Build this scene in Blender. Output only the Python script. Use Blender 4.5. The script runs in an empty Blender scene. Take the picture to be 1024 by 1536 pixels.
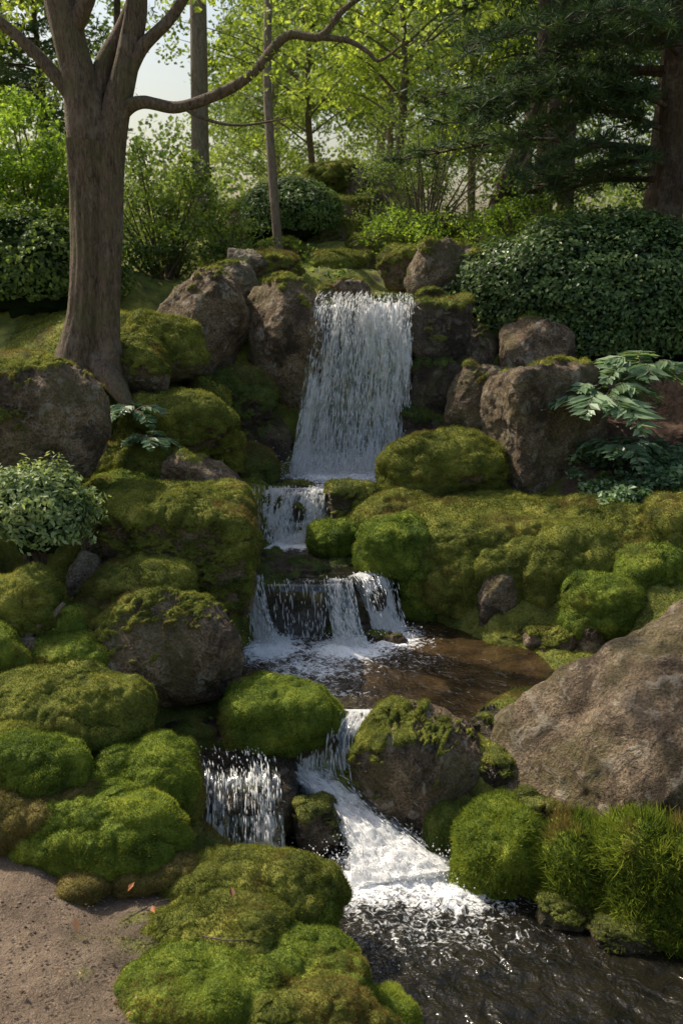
import bpy, bmesh, math, numpy as np
from mathutils import Vector, Matrix
from mathutils.geometry import delaunay_2d_cdt
rng = np.random.default_rng(11)
# ------------------------------------------------------------------ helpers
TAB = np.random.default_rng(5).uniform(-1, 1, 65536)
def vnoise(P, seed=0):
    P = np.asarray(P, float); Pi = np.floor(P).astype(np.int64); F = P - Pi
    u = F*F*(3-2*F); out = 0
    for dx in (0, 1):
        wx = u[:, 0] if dx else 1-u[:, 0]
        for dy in (0, 1):
            wy = u[:, 1] if dy else 1-u[:, 1]
            for dz in (0, 1):
                wz = u[:, 2] if dz else 1-u[:, 2]
                h = (Pi[:, 0]+dx)*73856093 ^ (Pi[:, 1]+dy)*19349663 ^ (Pi[:, 2]+dz)*83492791 ^ (seed*2654435 + 977)
                h = (h ^ (h >> 13))*1274126177
                h = (h ^ (h >> 16)) & 0xffff
                out = out + wx*wy*wz*TAB[h]
    return out
def fbm(P, o=4, seed=0, g=.5):
    a, s, t, f = 1., 0, 0., 1.
    for i in range(o):
        s = s + a*vnoise(P*f+i*17.3, seed+i); t += a; a *= g; f *= 2.03
    return s/t
def nz(a): return a/np.maximum(np.linalg.norm(a, axis=-1, keepdims=True), 1e-9)
def sstep(a, b, x):
    t = np.clip((x-a)/(b-a), 0, 1); return t*t*(3-2*t)
class Geo:
    def __init__(s): s.V=[]; s.F=[]; s.M=[]; s.T=[]; s.S=[]; s.W=[]; s.n=0; s.SM=[]
    def add(s, V, F, mat=0, tint=None, moss=None, flow=None, smooth=True):
        n=len(V)
        s.V.append(V); s.F.append(np.asarray(F)+s.n); s.M.append(np.full(len(F), mat)); s.SM.append(np.full(len(F), smooth))
        s.T.append(np.zeros(n) if tint is None else np.broadcast_to(tint, (n,)))
        s.S.append(np.zeros(n) if moss is None else np.broadcast_to(moss, (n,)))
        s.W.append(np.zeros((n, 3)) if flow is None else flow); s.n += n
    def mesh(s, name, mats):
        V=np.concatenate(s.V).astype(np.float32); me=bpy.data.meshes.new(name)
        idx=np.concatenate([f.ravel() for f in s.F]).astype(np.int32)
        tot=np.concatenate([np.full(len(f), f.shape[1]) for f in s.F]).astype(np.int32)
        st=np.concatenate([[0], np.cumsum(tot)[:-1]]).astype(np.int32)
        me.vertices.add(len(V)); me.vertices.foreach_set('co', V.ravel())
        me.loops.add(len(idx)); me.loops.foreach_set('vertex_index', idx)
        me.polygons.add(len(tot)); me.polygons.foreach_set('loop_start', st); me.polygons.foreach_set('loop_total', tot)
        me.polygons.foreach_set('material_index', np.concatenate(s.M).astype(np.int32))
        me.polygons.foreach_set('use_smooth', np.concatenate(s.SM).astype(bool))
        for nm, arr in (('tint', s.T), ('moss', s.S)):
            a=me.attributes.new(nm, 'FLOAT', 'POINT'); a.data.foreach_set('value', np.concatenate(arr).astype(np.float32))
        W=np.concatenate(s.W).astype(np.float32)
        if np.any(W): a=me.attributes.new('flow', 'FLOAT_VECTOR', 'POINT'); a.data.foreach_set('vector', W.ravel())
        for m in mats: me.materials.append(m)
        me.update(calc_edges=True); me.validate()
        return me
    def build(s, name, mats, loc=(0, 0, 0)):
        return place(s.mesh(name, mats), name, loc)
def place(me, name, loc, rz=0, sc=1):
    o=bpy.data.objects.new(name, me); bpy.context.scene.collection.objects.link(o)
    o.location=loc; o.rotation_euler=(0, 0, rz); o.scale=(sc, sc, sc) if np.isscalar(sc) else sc
    return o
ICO={}
def ico(n):
    if n not in ICO:
        bm=bmesh.new(); bmesh.ops.create_icosphere(bm, subdivisions=n, radius=1)
        V=np.array([v.co[:] for v in bm.verts]); F=np.array([[v.index for v in f.verts] for f in bm.faces]); bm.free()
        ICO[n]=(nz(V), F)
    return ICO[n]
def vnormals(V, F):
    fn=np.cross(V[F[:, 1]]-V[F[:, 0]], V[F[:, 2]]-V[F[:, 0]]); N=np.zeros_like(V)
    for k in range(F.shape[1]): 
        for c in range(3): N[:, c]+=np.bincount(F[:, k], fn[:, c], len(V))
    return nz(N)
# ------------------------------------------------------------------ materials
def newmat(name):
    m=bpy.data.materials.new(name); m.use_nodes=True; nt=m.node_tree
    for n in list(nt.nodes):
        if n.type!='OUTPUT_MATERIAL': nt.nodes.remove(n)
    return m, nt, nt.nodes[0]
def nd(nt, t, props=None, **inp):
    n=nt.nodes.new(t)
    for k, v in (props or {}).items(): setattr(n, k, v)
    for k, v in inp.items():
        s=n.inputs[k.replace('_', ' ')]
        if isinstance(v, bpy.types.NodeSocket): nt.links.new(v, s)
        else: s.default_value=v
    return n
def ramp(nt, fac, stops, interp='LINEAR'):
    r=nt.nodes.new('ShaderNodeValToRGB'); nt.links.new(fac, r.inputs[0]); e=r.color_ramp.elements
    r.color_ramp.interpolation=interp
    while len(e)<len(stops): e.new(.5)
    for i, (p, c) in enumerate(stops):
        e[i].position=p; e[i].color=(c, c, c, 1) if np.isscalar(c) else (*c, 1)
    return r.outputs[0]
def coords(nt):
    tc=nd(nt,'ShaderNodeTexCoord'); oi=nd(nt,'ShaderNodeObjectInfo')
    mu=nd(nt,'ShaderNodeMath',{'operation':'MULTIPLY'}); nt.links.new(oi.outputs['Random'],mu.inputs[0]); mu.inputs[1].default_value=37.
    ad=nd(nt,'ShaderNodeVectorMath',{'operation':'ADD'}); nt.links.new(tc.outputs['Object'],ad.inputs[0]); nt.links.new(mu.outputs[0],ad.inputs[1])
    return ad.outputs[0], oi.outputs['Random']
def noise(nt, vec, sc, det=4, rough=.55, dist=0):
    return nd(nt,'ShaderNodeTexNoise',Vector=vec,Scale=sc,Detail=det,Roughness=rough,Distortion=dist).outputs[0]
def mix(nt, f, a, b, bt='MIX'):
    n=nd(nt,'ShaderNodeMix',{'data_type':'RGBA','blend_type':bt})
    for s, v in ((n.inputs[0], f), (n.inputs[6], a), (n.inputs[7], b)):
        if isinstance(v, bpy.types.NodeSocket): nt.links.new(v, s)
        elif np.isscalar(v): s.default_value=v
        else: s.default_value=(*v, 1)
    return n.outputs[2]
def math_(nt, op, a, b=0.):
    n=nd(nt,'ShaderNodeMath',{'operation':op})
    for i, v in enumerate((a, b)):
        if isinstance(v, bpy.types.NodeSocket): nt.links.new(v, n.inputs[i])
        else: n.inputs[i].default_value=v
    return n.outputs[0]
def sc3(t,f,w=(1,1,1)): return tuple(tuple(min(.8,c*f*w[i]) for i,c in enumerate(a)) for a in t)
MOSS={'olive': sc3(((.036,.048,.010),(.150,.168,.028),(.35,.33,.065)),1.35),
      'bright':sc3(((.028,.055,.009),(.140,.190,.024),(.37,.395,.055)),1.35),
      'dark':  sc3(((.020,.034,.008),(.070,.100,.018),(.17,.20,.036)),1.35),
      'brown': sc3(((.060,.048,.020),(.170,.145,.040),(.30,.23,.08)),1.3)}
def mosscol(nt, v, st):
    a, b, c=MOSS[st]
    n=math_(nt,'ADD',noise(nt, v, 5., 2, .6),math_(nt,'MULTIPLY',noise(nt,v,60.,2),.35))
    return ramp(nt, n, [(.42,a),(.70,b),(1.,c)])
def attr(nt, nm, out='Fac'): return nd(nt,'ShaderNodeAttribute',{'attribute_name':nm}).outputs[out]
def moss_blade_mat(st):
    m, nt, out=newmat('moss_'+st)
    a, b, c=MOSS[st]
    r=nd(nt,'ShaderNodeObjectInfo').outputs['Random']
    t=math_(nt,'ADD',attr(nt,'tint'),math_(nt,'MULTIPLY',math_(nt,'SUBTRACT',r,.5),.30))
    col=mix(nt,attr(nt,'moss'),ramp(nt,t,[(.08,a),(.5,b),(.95,c)]),(.26,.17,.06))
    p=nd(nt,'ShaderNodeBsdfDiffuse',Color=col)
    tr=nd(nt,'ShaderNodeBsdfTranslucent',Color=col)
    s=nd(nt,'ShaderNodeMixShader',Fac=.38); nt.links.new(p.outputs[0],s.inputs[1]); nt.links.new(tr.outputs[0],s.inputs[2])
    nt.links.new(s.outputs[0],out.inputs[0]); return m
def rock_mat(name, cols, st, wet=0, lichen=.6):
    m, nt, out=newmat(name); v, r=coords(nt)
    n1=noise(nt, v, 3.6, 6, .68, .5); c=ramp(nt, n1, [(.33,cols[0]),(.5,cols[1]),(.66,cols[2])])
    n2=noise(nt, v, 60., 3, .8); c=mix(nt,.9,c,ramp(nt,n2,[(.36,.30),(.60,1.4)]),'MULTIPLY')
    n3=noise(nt, v, 9., 6, .72, .6); lf=ramp(nt,n3,[(.55,0.),(.60,lichen)])
    c=mix(nt,lf,c,(.52,.475,.39))
    n4=noise(nt, v, 1.9, 5, .68, .6); c=mix(nt,ramp(nt,n4,[(.5,0.),(.60,.55)]),c,(.13,.115,.042))
    c=mix(nt,ramp(nt,n4,[(.38,.75),(.46,0.)]),c,(.050,.036,.025))
    ms=math_(nt,'ADD',attr(nt,'moss'),math_(nt,'MULTIPLY',math_(nt,'SUBTRACT',noise(nt,v,30.,3,.7),.5),1.1))
    mf=ramp(nt,ms,[(.35,0.),(.6,1.)])
    c=mix(nt,mf,c,mosscol(nt,v,st))
    rg=ramp(nt,mf,[(0,.28 if wet else .85),(1,.95)])
    h=math_(nt,'ADD',math_(nt,'MULTIPLY',n3,1.9),math_(nt,'MULTIPLY',n2,.5))
    b=nd(nt,'ShaderNodeBump',Strength=1.,Distance=.06,Height=h)
    p=nd(nt,'ShaderNodeBsdfPrincipled',Base_Color=c,Roughness=rg,Normal=b.outputs[0])
    p.inputs['Specular IOR Level'].default_value=.5 if wet else .25
    nt.links.new(p.outputs[0],out.inputs[0]); return m
def leaf_mat(name, abc, f=1., trans=.45, rough=.5, tc=1.5):
    m, nt, out=newmat(name); a,b,c=sc3(abc,f)
    r=nd(nt,'ShaderNodeObjectInfo').outputs['Random']
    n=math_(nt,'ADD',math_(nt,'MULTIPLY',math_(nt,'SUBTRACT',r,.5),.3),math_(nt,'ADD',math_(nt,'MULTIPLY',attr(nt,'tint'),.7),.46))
    col=ramp(nt,n,[(.18,a),(.5,b),(.85,c)])
    p=nd(nt,'ShaderNodeBsdfPrincipled',Base_Color=col,Roughness=rough); p.inputs['Specular IOR Level'].default_value=.35
    tr=nd(nt,'ShaderNodeBsdfTranslucent',Color=mix(nt,1.,col,(tc*1.1,tc*1.08,tc*.6),'MULTIPLY'))
    s=nd(nt,'ShaderNodeMixShader',Fac=trans); nt.links.new(p.outputs[0],s.inputs[1]); nt.links.new(tr.outputs[0],s.inputs[2])
    nt.links.new(s.outputs[0],out.inputs[0]); return m
def bark_mat(name, a, b, mossy=.3):
    m, nt, out=newmat(name); v, r=coords(nt)
    mp=nd(nt,'ShaderNodeMapping',Vector=v); mp.inputs['Scale'].default_value=(1,1,.2)
    n=noise(nt, mp.outputs[0], 40., 5, .7, 1.2); c=ramp(nt,n,[(.36,a),(.64,b)])
    n2=noise(nt,v,3.5,5,.7); c=mix(nt,ramp(nt,n2,[(.48,0.),(.6,mossy)]),c,(.13,.125,.045))
    c=mix(nt,ramp(nt,n2,[(.36,.35),(.44,0.)]),c,(.30,.26,.20))
    bp=nd(nt,'ShaderNodeBump',Strength=.9,Distance=.035,Height=math_(nt,'ADD',n,math_(nt,'MULTIPLY',noise(nt,v,45.,3,.7),.6)))
    p=nd(nt,'ShaderNodeBsdfPrincipled',Base_Color=c,Roughness=.9,Normal=bp.outputs[0])
    nt.links.new(p.outputs[0],out.inputs[0]); return m
MB={k:moss_blade_mat(k) for k in MOSS}
WM=(1.08,.985,.84)
BROWN=sc3(((.080,.060,.045),(.20,.157,.118),(.32,.265,.21)),1.28,WM); GREY=sc3(((.095,.086,.074),(.21,.19,.163),(.33,.305,.265)),1.35,WM); DARK=sc3(((.018,.014,.011),(.055,.043,.033),(.12,.098,.078)),1.35,WM); DUSK=sc3(((.068,.054,.041),(.165,.133,.102),(.27,.228,.18)),1.3,WM)
RM={}
def rockm(kind, st):
    if (kind, st) not in RM:
        RM[(kind,st)]=rock_mat('rock_%s_%s'%(kind,st),{'brown':BROWN,'grey':GREY,'wet':DARK,'dusk':DUSK}[kind],st,kind=='wet',{'wet':.25,'dusk':.45}.get(kind,.65))
    return RM[(kind,st)]
BARK=bark_mat('bark',(.060,.040,.027),(.245,.172,.118),.45); BARKP=bark_mat('bark_pale',(.15,.115,.085),(.38,.295,.225),.2); BARKD=bark_mat('bark_dark',(.035,.022,.016),(.15,.095,.066),.1)
# ------------------------------------------------------------------ moss blades
def blades(g, V, F, mask, dens, ln, wd, mat, seed, up=.25, spread=.6, org=(0,0,0)):
    r=np.random.default_rng(seed)
    A=V[F[:,0]]; B=V[F[:,1]]; C=V[F[:,2]]; cr=np.cross(B-A, C-A); ar=np.linalg.norm(cr,axis=1)/2
    w=ar*np.clip(mask[F].mean(1)*1.4-.3,0,1); n=int(w.sum()*dens)
    if n<5: return
    i=r.choice(len(F), n, p=w/w.sum()); u=np.sqrt(r.random(n))[:,None]; v=r.random(n)[:,None]
    p=A[i]*(1-u)+B[i]*u*(1-v)+C[i]*u*v; nn=nz(cr[i])
    wp=p+np.array(org); big=fbm(wp*3.2,3,61); pat=vnoise(wp*17.,62); br=sstep(.10,.42,fbm(wp*2.6,3,63)+.12*pat)*.8
    L=ln*r.uniform(.5,1.4,n)[:,None]*(1+.5*pat)[:,None]; W=wd*r.uniform(.7,1.3,n)[:,None]
    d=nz(nn+r.normal(0,spread,(n,3))*.7+np.array([0,0,up])); sd=nz(np.cross(d, r.normal(0,1,(n,3))))
    p=p-nn*min(ln,.03)*.15
    Vt=np.stack([p-sd*W/2, p+sd*W/2, p+d*L],1).reshape(-1,3)
    t=.47+r.normal(0,.15,n)+.55*big+.16*pat; T=np.stack([t-.28,t-.28,t+.2],1).ravel()
    g.add(Vt, np.arange(n*3).reshape(n,3), mat, T, np.repeat(br,3), smooth=False)
def boulder(name, c, r, seed, kind='mound', rock='brown', st='olive', moss=.3, mdir=(0,0,0), k=7, rz=0., tilt=(0,0), sub=6, blade=1., bl=1., lump=1.):
    V0, F=ico(sub); q=np.random.default_rng(seed); r=np.array(r,float); d=V0
    if kind=='rock':
        n=nz(q.normal(0,1,(17,3))); h=q.uniform(.72,1.02,17)
        n=np.concatenate([n,np.eye(3),-np.eye(3)]); h=np.concatenate([h,q.uniform(.85,1,6)])
        R=(np.maximum(d@n.T/h,0)**(k*1.6)).sum(1)**(-1./(k*1.6)); amp=.10
    elif kind=='box':
        n=np.concatenate([np.eye(3),-np.eye(3)])+q.normal(0,.12,(6,3)); R=(np.maximum(d@nz(n).T,0)**k).sum(1)**(-1./k); amp=.09
    else:
        R=(np.abs(d)**2.6).sum(1)**(-1/2.6); amp=.34*lump
    P=d*R[:,None]*(1+amp*fbm(d*1.5+seed*3.1,3,seed))[:,None]*r
    m=r.mean()
    M=np.array((Matrix.Rotation(rz,3,'Z')@Matrix.Rotation(tilt[0],3,'X')@Matrix.Rotation(tilt[1],3,'Y'))); P=P@M.T
    W=P+np.array(c); N=vnormals(P,F)
    rk=kind!='mound'
    P=P+N*((.11 if rk else .04)*m*fbm(W*1.5/m,5,seed+3,.55)+ (.045 if rk else .015)*m*(1-2*np.abs(fbm(W*2.4/m,4,seed+8))) +(.009 if rk else .004)*fbm(W*24,3,seed+2))[:,None]
    N=vnormals(P,F)
    mk=N[:,2]+.6*fbm(W*3.3,4,seed+5)+.3*vnoise(W*14,seed+6)+N@np.array(mdir,float)+moss
    mk=sstep(-.12,.18,mk)*sstep(-.75,-.3,N[:,2]+moss*.4)
    bil=np.abs(fbm(W*4,2,seed+9))*1.5+np.abs(vnoise(W*13,seed+4))*.6+np.abs(vnoise(W*30,seed+14))*.36
    P=P+N*(mk*(.012+.038*bil*min(1,m/.3)))[:,None]
    g=Geo(); g.add(P,F,0,moss=mk)
    Y=c[1]; bl=bl*(1.25 if Y<5.2 else 1.); dens=23000*(5.2/max(Y,4))**1.5*blade; ln=.0145*(max(Y,4)/5)**.7*bl; wd=.0034*(max(Y,4)/5)**.85*max(1,bl)**.4
    blades(g,P,F,mk*sstep(-.55,-.2,vnormals(P,F)[:,2]+.2),dens,ln,wd,1,seed+50,org=c,up=.25 if bl<2.5 else .5)
    return g.build(name,[rockm(rock,st),MB[st]],c)
# ------------------------------------------------------------------ terrain
CP=np.array([
(0,4,-.8),(.5,4.5,-.8),(.25,5,-.8),(.6,5,-.75),(1,4,-.8),(.7,3.5,-.8),(1.3,3.6,-.8),(.5,3,-.8),(2,3.2,-.8),(1.7,4.1,-.7),(.35,5.3,-.7),
(-1.3,3.8,0),(-1.8,4.2,.03),(-1,3.3,-.03),(-.9,4.2,-.06),(-2,3.2,.05),(-.5,4.45,-.22),(-.45,3.8,-.18),(-.15,3.6,-.3),(-.6,3.2,-.1),(-.15,4.2,-.38),(.05,3.9,-.42),(-.8,4.7,-.3),(.1,3.2,-.4),
(-1.2,4.7,0),(-1.7,4.8,.15),(-1.2,5,0),(-1.6,5.4,.15),(-2.2,5.3,.3),(-2.1,6,.35),(-1.8,6,.32),(-1.1,6.2,.05),(-1.4,6.6,.5),(-2,6.6,.6),(-1.2,7.1,.5),(-2.3,7.4,1),(-1.7,7.8,1),(-1.5,8.1,1.05),(-1.1,8.3,.9),(-1.5,8.6,1.3),(-2.3,8.8,1.95),(-1.8,9.2,1.8),(-1.3,9.3,1.3),(-.95,9.6,1.2),(-3,9,2.1),(-3,7,1.2),(-3.2,5,.5),(-.95,7.6,.5),(-1,8.3,.6),
(-.8,5.6,-.4),(-.5,5.9,-.1),(-.4,5.5,-.55),(0,5.95,-.15),(.5,5.8,-.1),(.9,5.8,0),(1.3,6,.15),
(-.3,6.5,-.15),(.3,6.4,-.15),(.9,6.7,-.15),(.4,7,-.15),(.8,7.3,-.1),(-.4,7,-.15),(.6,7.8,-.1),(1.3,6.8,-.1),
(1.7,6.9,.1),(1.2,7.7,.3),(1.8,7.6,.5),(.9,8.1,.5),(2.4,7.4,.6),(1.8,5.6,.1),(2.5,6.2,.4),(2.6,5,.1),(1.6,4.9,-.5),(1.2,4.7,-.75),(2.2,4.4,-.4),(3,6.5,.6),
(-.3,7.9,.25),(0,8,.25),(-.4,8.3,.3),(.15,8.2,.3),(-.3,7.3,-.1),(0.1,7.3,-.1),
(.5,8.3,.6),(.5,8.6,.80),(1,8.5,.86),(1.6,8.4,.88),(2.3,8.2,.88),(1.9,8.0,.82),(1.3,8.15,.8),(2.6,8.8,1.1),(3,8.4,1.),
(-.2,9,.7),(.2,9.2,.7),(-.4,9.3,.7),(.1,9.6,.7),(.5,9.6,.75),(-.95,9,.95),(.85,9.2,.95),(1.4,9.6,1.2),(2,9.6,1.35),(2.6,9.4,1.45),
(0,10.25,2.2),(.5,10.25,2.2),(-.5,10.5,2.2),(.3,10.8,2.3),(.3,11.5,2.45),(-1,10.7,2.3),(-1.6,10.6,2.3),(-2.3,10.5,2.4),(1,10.6,2.2),(1.6,10.6,2),(2.6,10.2,1.75),(2.6,11,2.1),(3.5,10,1.9),(3.5,9,1.4),
(0,12.5,2.8),(-1,12,2.8),(1,12,2.6),(2.5,12.5,2.8),(0,14,3.15),(0,16,3.7),(-1.5,14,3.1),(2,15,3.2),(-3,12,2.8),(-4,15,3.2),(4,15,3.2),(0,20,3.6),(3,18,3.4),(-3,18,3.4),(-6,10,2.6),(6,10,2.5),(6,6,1.3),(-6,6,1.5),(-6,3,.5),(6,2,.3),
(0,0,1.4),(0,-2,1.4),(0,1,1.0),(0,2,0),(-1,2.3,.1),(1.5,2,-.3),(-3,0,1.2),(3,0,1.2),(0,40,4),(20,20,3.6),(-20,20,3.6),(40,60,4),(-40,60,4),(0,120,4),(200,200,4),(-200,200,4),(100,0,2),(-100,0,2),(0,-60,1.5)])
def H(x,y):
    x=np.asarray(x,float).ravel(); y=np.asarray(y,float).ravel(); out=np.zeros(len(x))
    for s in range(0,len(x),20000):
        X=x[s:s+20000,None]-CP[:,0]; Y=y[s:s+20000,None]-CP[:,1]; w=1/(X*X+Y*Y+.004)**2.2
        out[s:s+20000]=(w@CP[:,2])/w.sum(1)
    return out
def axis(lo,hi,st,far0,far1):
    a=np.arange(lo,hi,st); 
    def gr(d): 
        o=[];s=st;t=0
        while t<d: s*=1.13; t+=s; o.append(t)
        return np.array(o)
    return np.concatenate([(lo-gr(lo-far0))[::-1],a,hi+gr(far1-hi)])
xs=axis(-3.4,3.4,.032,-250,250); ys=axis(3.0,11.4,.034,-60,300)
XX,YY=np.meshgrid(xs,ys); x=XX.ravel(); y=YY.ravel(); z=H(x,y)
P2=np.stack([x,y,z],1)
dirt=sstep(.25,-.25,(x+.78)+.3*vnoise(P2*2.5,3)+.12*vnoise(P2*9,2))*sstep(.3,-.2,y-4.45+.25*vnoise(P2*3,8)-.1)
soil=sstep(-.2,.2,x-2.15+.3*vnoise(P2*2,4))*sstep(8.3,8.7,y)*sstep(12,11,y)
mossm=np.clip(1-dirt-soil,0,1)*sstep(-.35,.0,fbm(P2*2.2,3,9)+.32)*sstep(40,20,y)
near=sstep(16,11,y)
z=z+near*(.05*fbm(P2*1.8,3,31)+mossm*(.05*np.abs(fbm(P2*5,2,41))+.02*np.abs(vnoise(P2*20,42)))+.012*fbm(P2*14,3,12))
V=np.stack([x,y,z],1); nx,ny=len(xs),len(ys); I=(np.arange(ny-1)[:,None]*nx+np.arange(nx-1)).ravel(); Q=np.stack([I,I+1,I+nx+1,I+nx],1)
g=Geo(); g.add(V,Q,0,tint=dirt*1.-soil*1.,moss=mossm)
T3=np.concatenate([Q[:,[0,1,2]],Q[:,[0,2,3]]]); cc=V[T3].mean(1)
keep=(np.abs(cc[:,0])<2.4)&(cc[:,1]>3)&(cc[:,1]<6.2)&(cc[:,2]>-.52); blades(g,V,T3[keep],mossm,22000,.018,.0042,1,77)
keep=(np.abs(cc[:,0])<3.4)&(cc[:,1]>6.2)&(cc[:,1]<11); blades(g,V,T3[keep],mossm,12000,.021,.0055,1,78)
m,nt,out=newmat('ground'); v,_=coords(nt)
dcol=ramp(nt,noise(nt,v,5,6,.72),[(.34,(.135,.095,.062)),(.52,(.24,.172,.118)),(.68,(.33,.25,.175))]); dcol=mix(nt,.85,dcol,ramp(nt,noise(nt,v,150.,3,.85),[(.37,.35),(.62,1.4)]),'MULTIPLY')
scol=ramp(nt,noise(nt,v,22,5,.75),[(.35,(.045,.028,.019)),(.65,(.25,.15,.10))])
base=ramp(nt,noise(nt,v,9,4,.7),[(.35,(.03,.027,.014)),(.65,(.12,.105,.05))])
tt=attr(nt,'tint'); c=mix(nt,math_(nt,'MAXIMUM',tt,0.),base,dcol); c=mix(nt,math_(nt,'MAXIMUM',math_(nt,'MULTIPLY',tt,-1.),0.),c,scol)
c=mix(nt,ramp(nt,attr(nt,'moss'),[(.3,0.),(.7,1.)]),c,mosscol(nt,v,'olive'))
b=nd(nt,'ShaderNodeBump',Strength=.9,Distance=.035,Height=math_(nt,'ADD',noise(nt,v,60.,4,.75),noise(nt,v,9.,3,.6)))
p=nd(nt,'ShaderNodeBsdfPrincipled',Base_Color=c,Roughness=.92,Normal=b.outputs[0]); nt.links.new(p.outputs[0],out.inputs[0])
g.build('ground',[m,MB['olive']])
# ------------------------------------------------------------------ boulders
Bd=boulder
k=0
def MM(c,r,st='olive',**kw):
    global k; k+=1; kw.setdefault('moss',.7); kw.setdefault('sub',7 if c[1]<6.5 and max(r)>.25 else 6)
    return Bd('mossy_mound',c,r,100+k*7,'mound',kw.pop('rock','brown'),st,**kw)
def RR(c,r,rock='brown',st='olive',**kw):
    global k; k+=1; kw.setdefault('moss',-.6); kw.setdefault('sub',7 if c[1]<6.5 and max(r)>.25 else 6)
    return Bd(kw.pop('name','mossy_boulder'),c,r,100+k*7,kw.pop('kind','rock'),rock,st,**kw)
# left
RR((-2.27,7.4,1.68),(.74,.54,.74),'brown',k=2.2,moss=-.66,mdir=(-.3,0,.12),sub=7)
RR((-1.71,9.5,2.08),(.46,.4,.38),'brown',k=5,moss=.0); RR((-1.98,9.0,1.98),(.40,.36,.36),'brown',k=5,moss=-.1)
MM((-1.49,8.65,1.52),(.48,.36,.27),'olive'); RR((-1.62,8.1,1.16),(.52,.36,.34),'brown',k=4,moss=.05)
RR((-1.06,8.05,1.08),(.52,.34,.25),'brown',tilt=(.15,.55),moss=-1.05); MM((-1.78,7.8,1.08),(.26,.22,.18),'bright')
MM((-1.02,9.85,1.52),(.32,.28,.34),'dark',moss=.2,rock='wet'); RR((-1.26,9.4,1.55),(.24,.24,.32),'dusk',st='olive',moss=-.1)
MM((-1.12,8.95,1.25),(.2,.2,.22),'olive'); MM((-.85,9.25,1.02),(.2,.2,.16),'dark',rock='wet')
RR((-1.36,10.15,2.30),(.50,.42,.66),'brown',k=9,moss=-1.2,tilt=(0,.12),rz=.3,sub=7); RR((-.50,10.1,2.02),(.46,.36,.84),'brown',k=6,moss=-1.,tilt=(0,-.14),rz=-.2,sub=7)
RR((-.80,9.75,1.18),(.36,.3,.30),'wet',st='dark',moss=-.9); RR((-1.08,11.5,2.86),(.24,.22,.2),'grey',moss=-1.3)
RR((-1.15,11.0,2.64),(.3,.25,.3),'grey',moss=-.9)
# behind / around the fall
RR((.18,10.42,1.62),(.74,.34,.84),'wet',st='dark',kind='box',k=8,moss=-.75)
RR((.95,10.15,2.24),(.28,.26,.27),'wet',st='olive',kind='box',moss=-.7); RR((.95,10.0,1.66),(.27,.26,.30),'wet',st='dark',moss=-.6,kind='box'); RR((.92,9.8,1.18),(.27,.24,.26),'wet',st='dark',moss=-.5,kind='box')
RR((1.32,10.4,1.8),(.36,.3,.62),'dusk',st='dark',moss=-.7); RR((1.75,10.6,1.7),(.4,.3,.6),'wet',st='dark',moss=-.4)
RR((-.16,10.5,2.47),(.2,.2,.2),'brown',moss=-.9); RR((.1,11.0,2.58),(.28,.2,.15),'brown',moss=-1.)
RR((1.05,11.1,2.78),(.38,.3,.40),'dusk',moss=-.75,tilt=(0,.5)); RR((1.42,11.2,2.72),(.38,.3,.40),'dusk',moss=-.8,tilt=(0,.4))
MM((.75,11.8,2.80),(.3,.26,.24),'olive',moss=.0); RR((.90,10.72,2.46),(.18,.2,.17),'brown')
# right
RR((1.40,9.6,1.52),(.44,.34,.47),'dusk',k=9,moss=-1.0,sub=7); RR((1.90,9.2,1.34),(.47,.36,.62),'dusk',k=10,moss=-1.,kind='box',rz=.35,tilt=(0,-.08),sub=7)
RR((2.0,10.2,2.0),(.38,.3,.40),'brown',moss=-1.15)
MM((.94,9.0,1.04),(.52,.36,.31),'olive',lump=.8); MM((.47,7.98,.58),(.32,.28,.28),'bright',lump=.6); MM((-.05,8.22,.60),(.21,.18,.16),'bright',lump=.6)
RR((.12,8.72,.82),(.28,.2,.2),'wet',st='olive',moss=-.25); MM((.55,8.55,.72),(.45,.35,.20),'olive',lump=.5)
MM((1.30,8.25,.58),(.95,.62,.33),'olive',lump=.45,sub=7); MM((2.15,8.1,.60),(.85,.55,.36),'olive',lump=.45,sub=7)
MM((.78,7.95,.33),(.30,.26,.38),'bright',moss=.6,lump=.6); MM((1.02,7.85,.36),(.34,.28,.36),'olive',moss=.6,lump=.6); RR((1.25,7.54,.36),(.17,.18,.38),'dusk',moss=-1.3,k=9)
MM((1.52,7.75,.38),(.44,.34,.42),'olive',moss=.5,lump=.6); MM((1.85,7.68,.42),(.46,.36,.42),'olive',moss=.5,lump=.6); MM((2.04,7.22,.36),(.34,.26,.24),'bright',lump=.7); MM((2.40,7.35,.52),(.32,.26,.28),'bright',lump=.7)
MM((2.75,7.7,.7),(.4,.4,.4),'olive')
RR((1.5,7.2,.1),(.13,.12,.1),'brown'); RR((1.65,7.05,.12),(.16,.12,.13),'brown'); RR((1.86,7.0,.16),(.13,.12,.13),'brown'); RR((1.3,7.3,.06),(.12,.1,.08),'wet')
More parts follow.
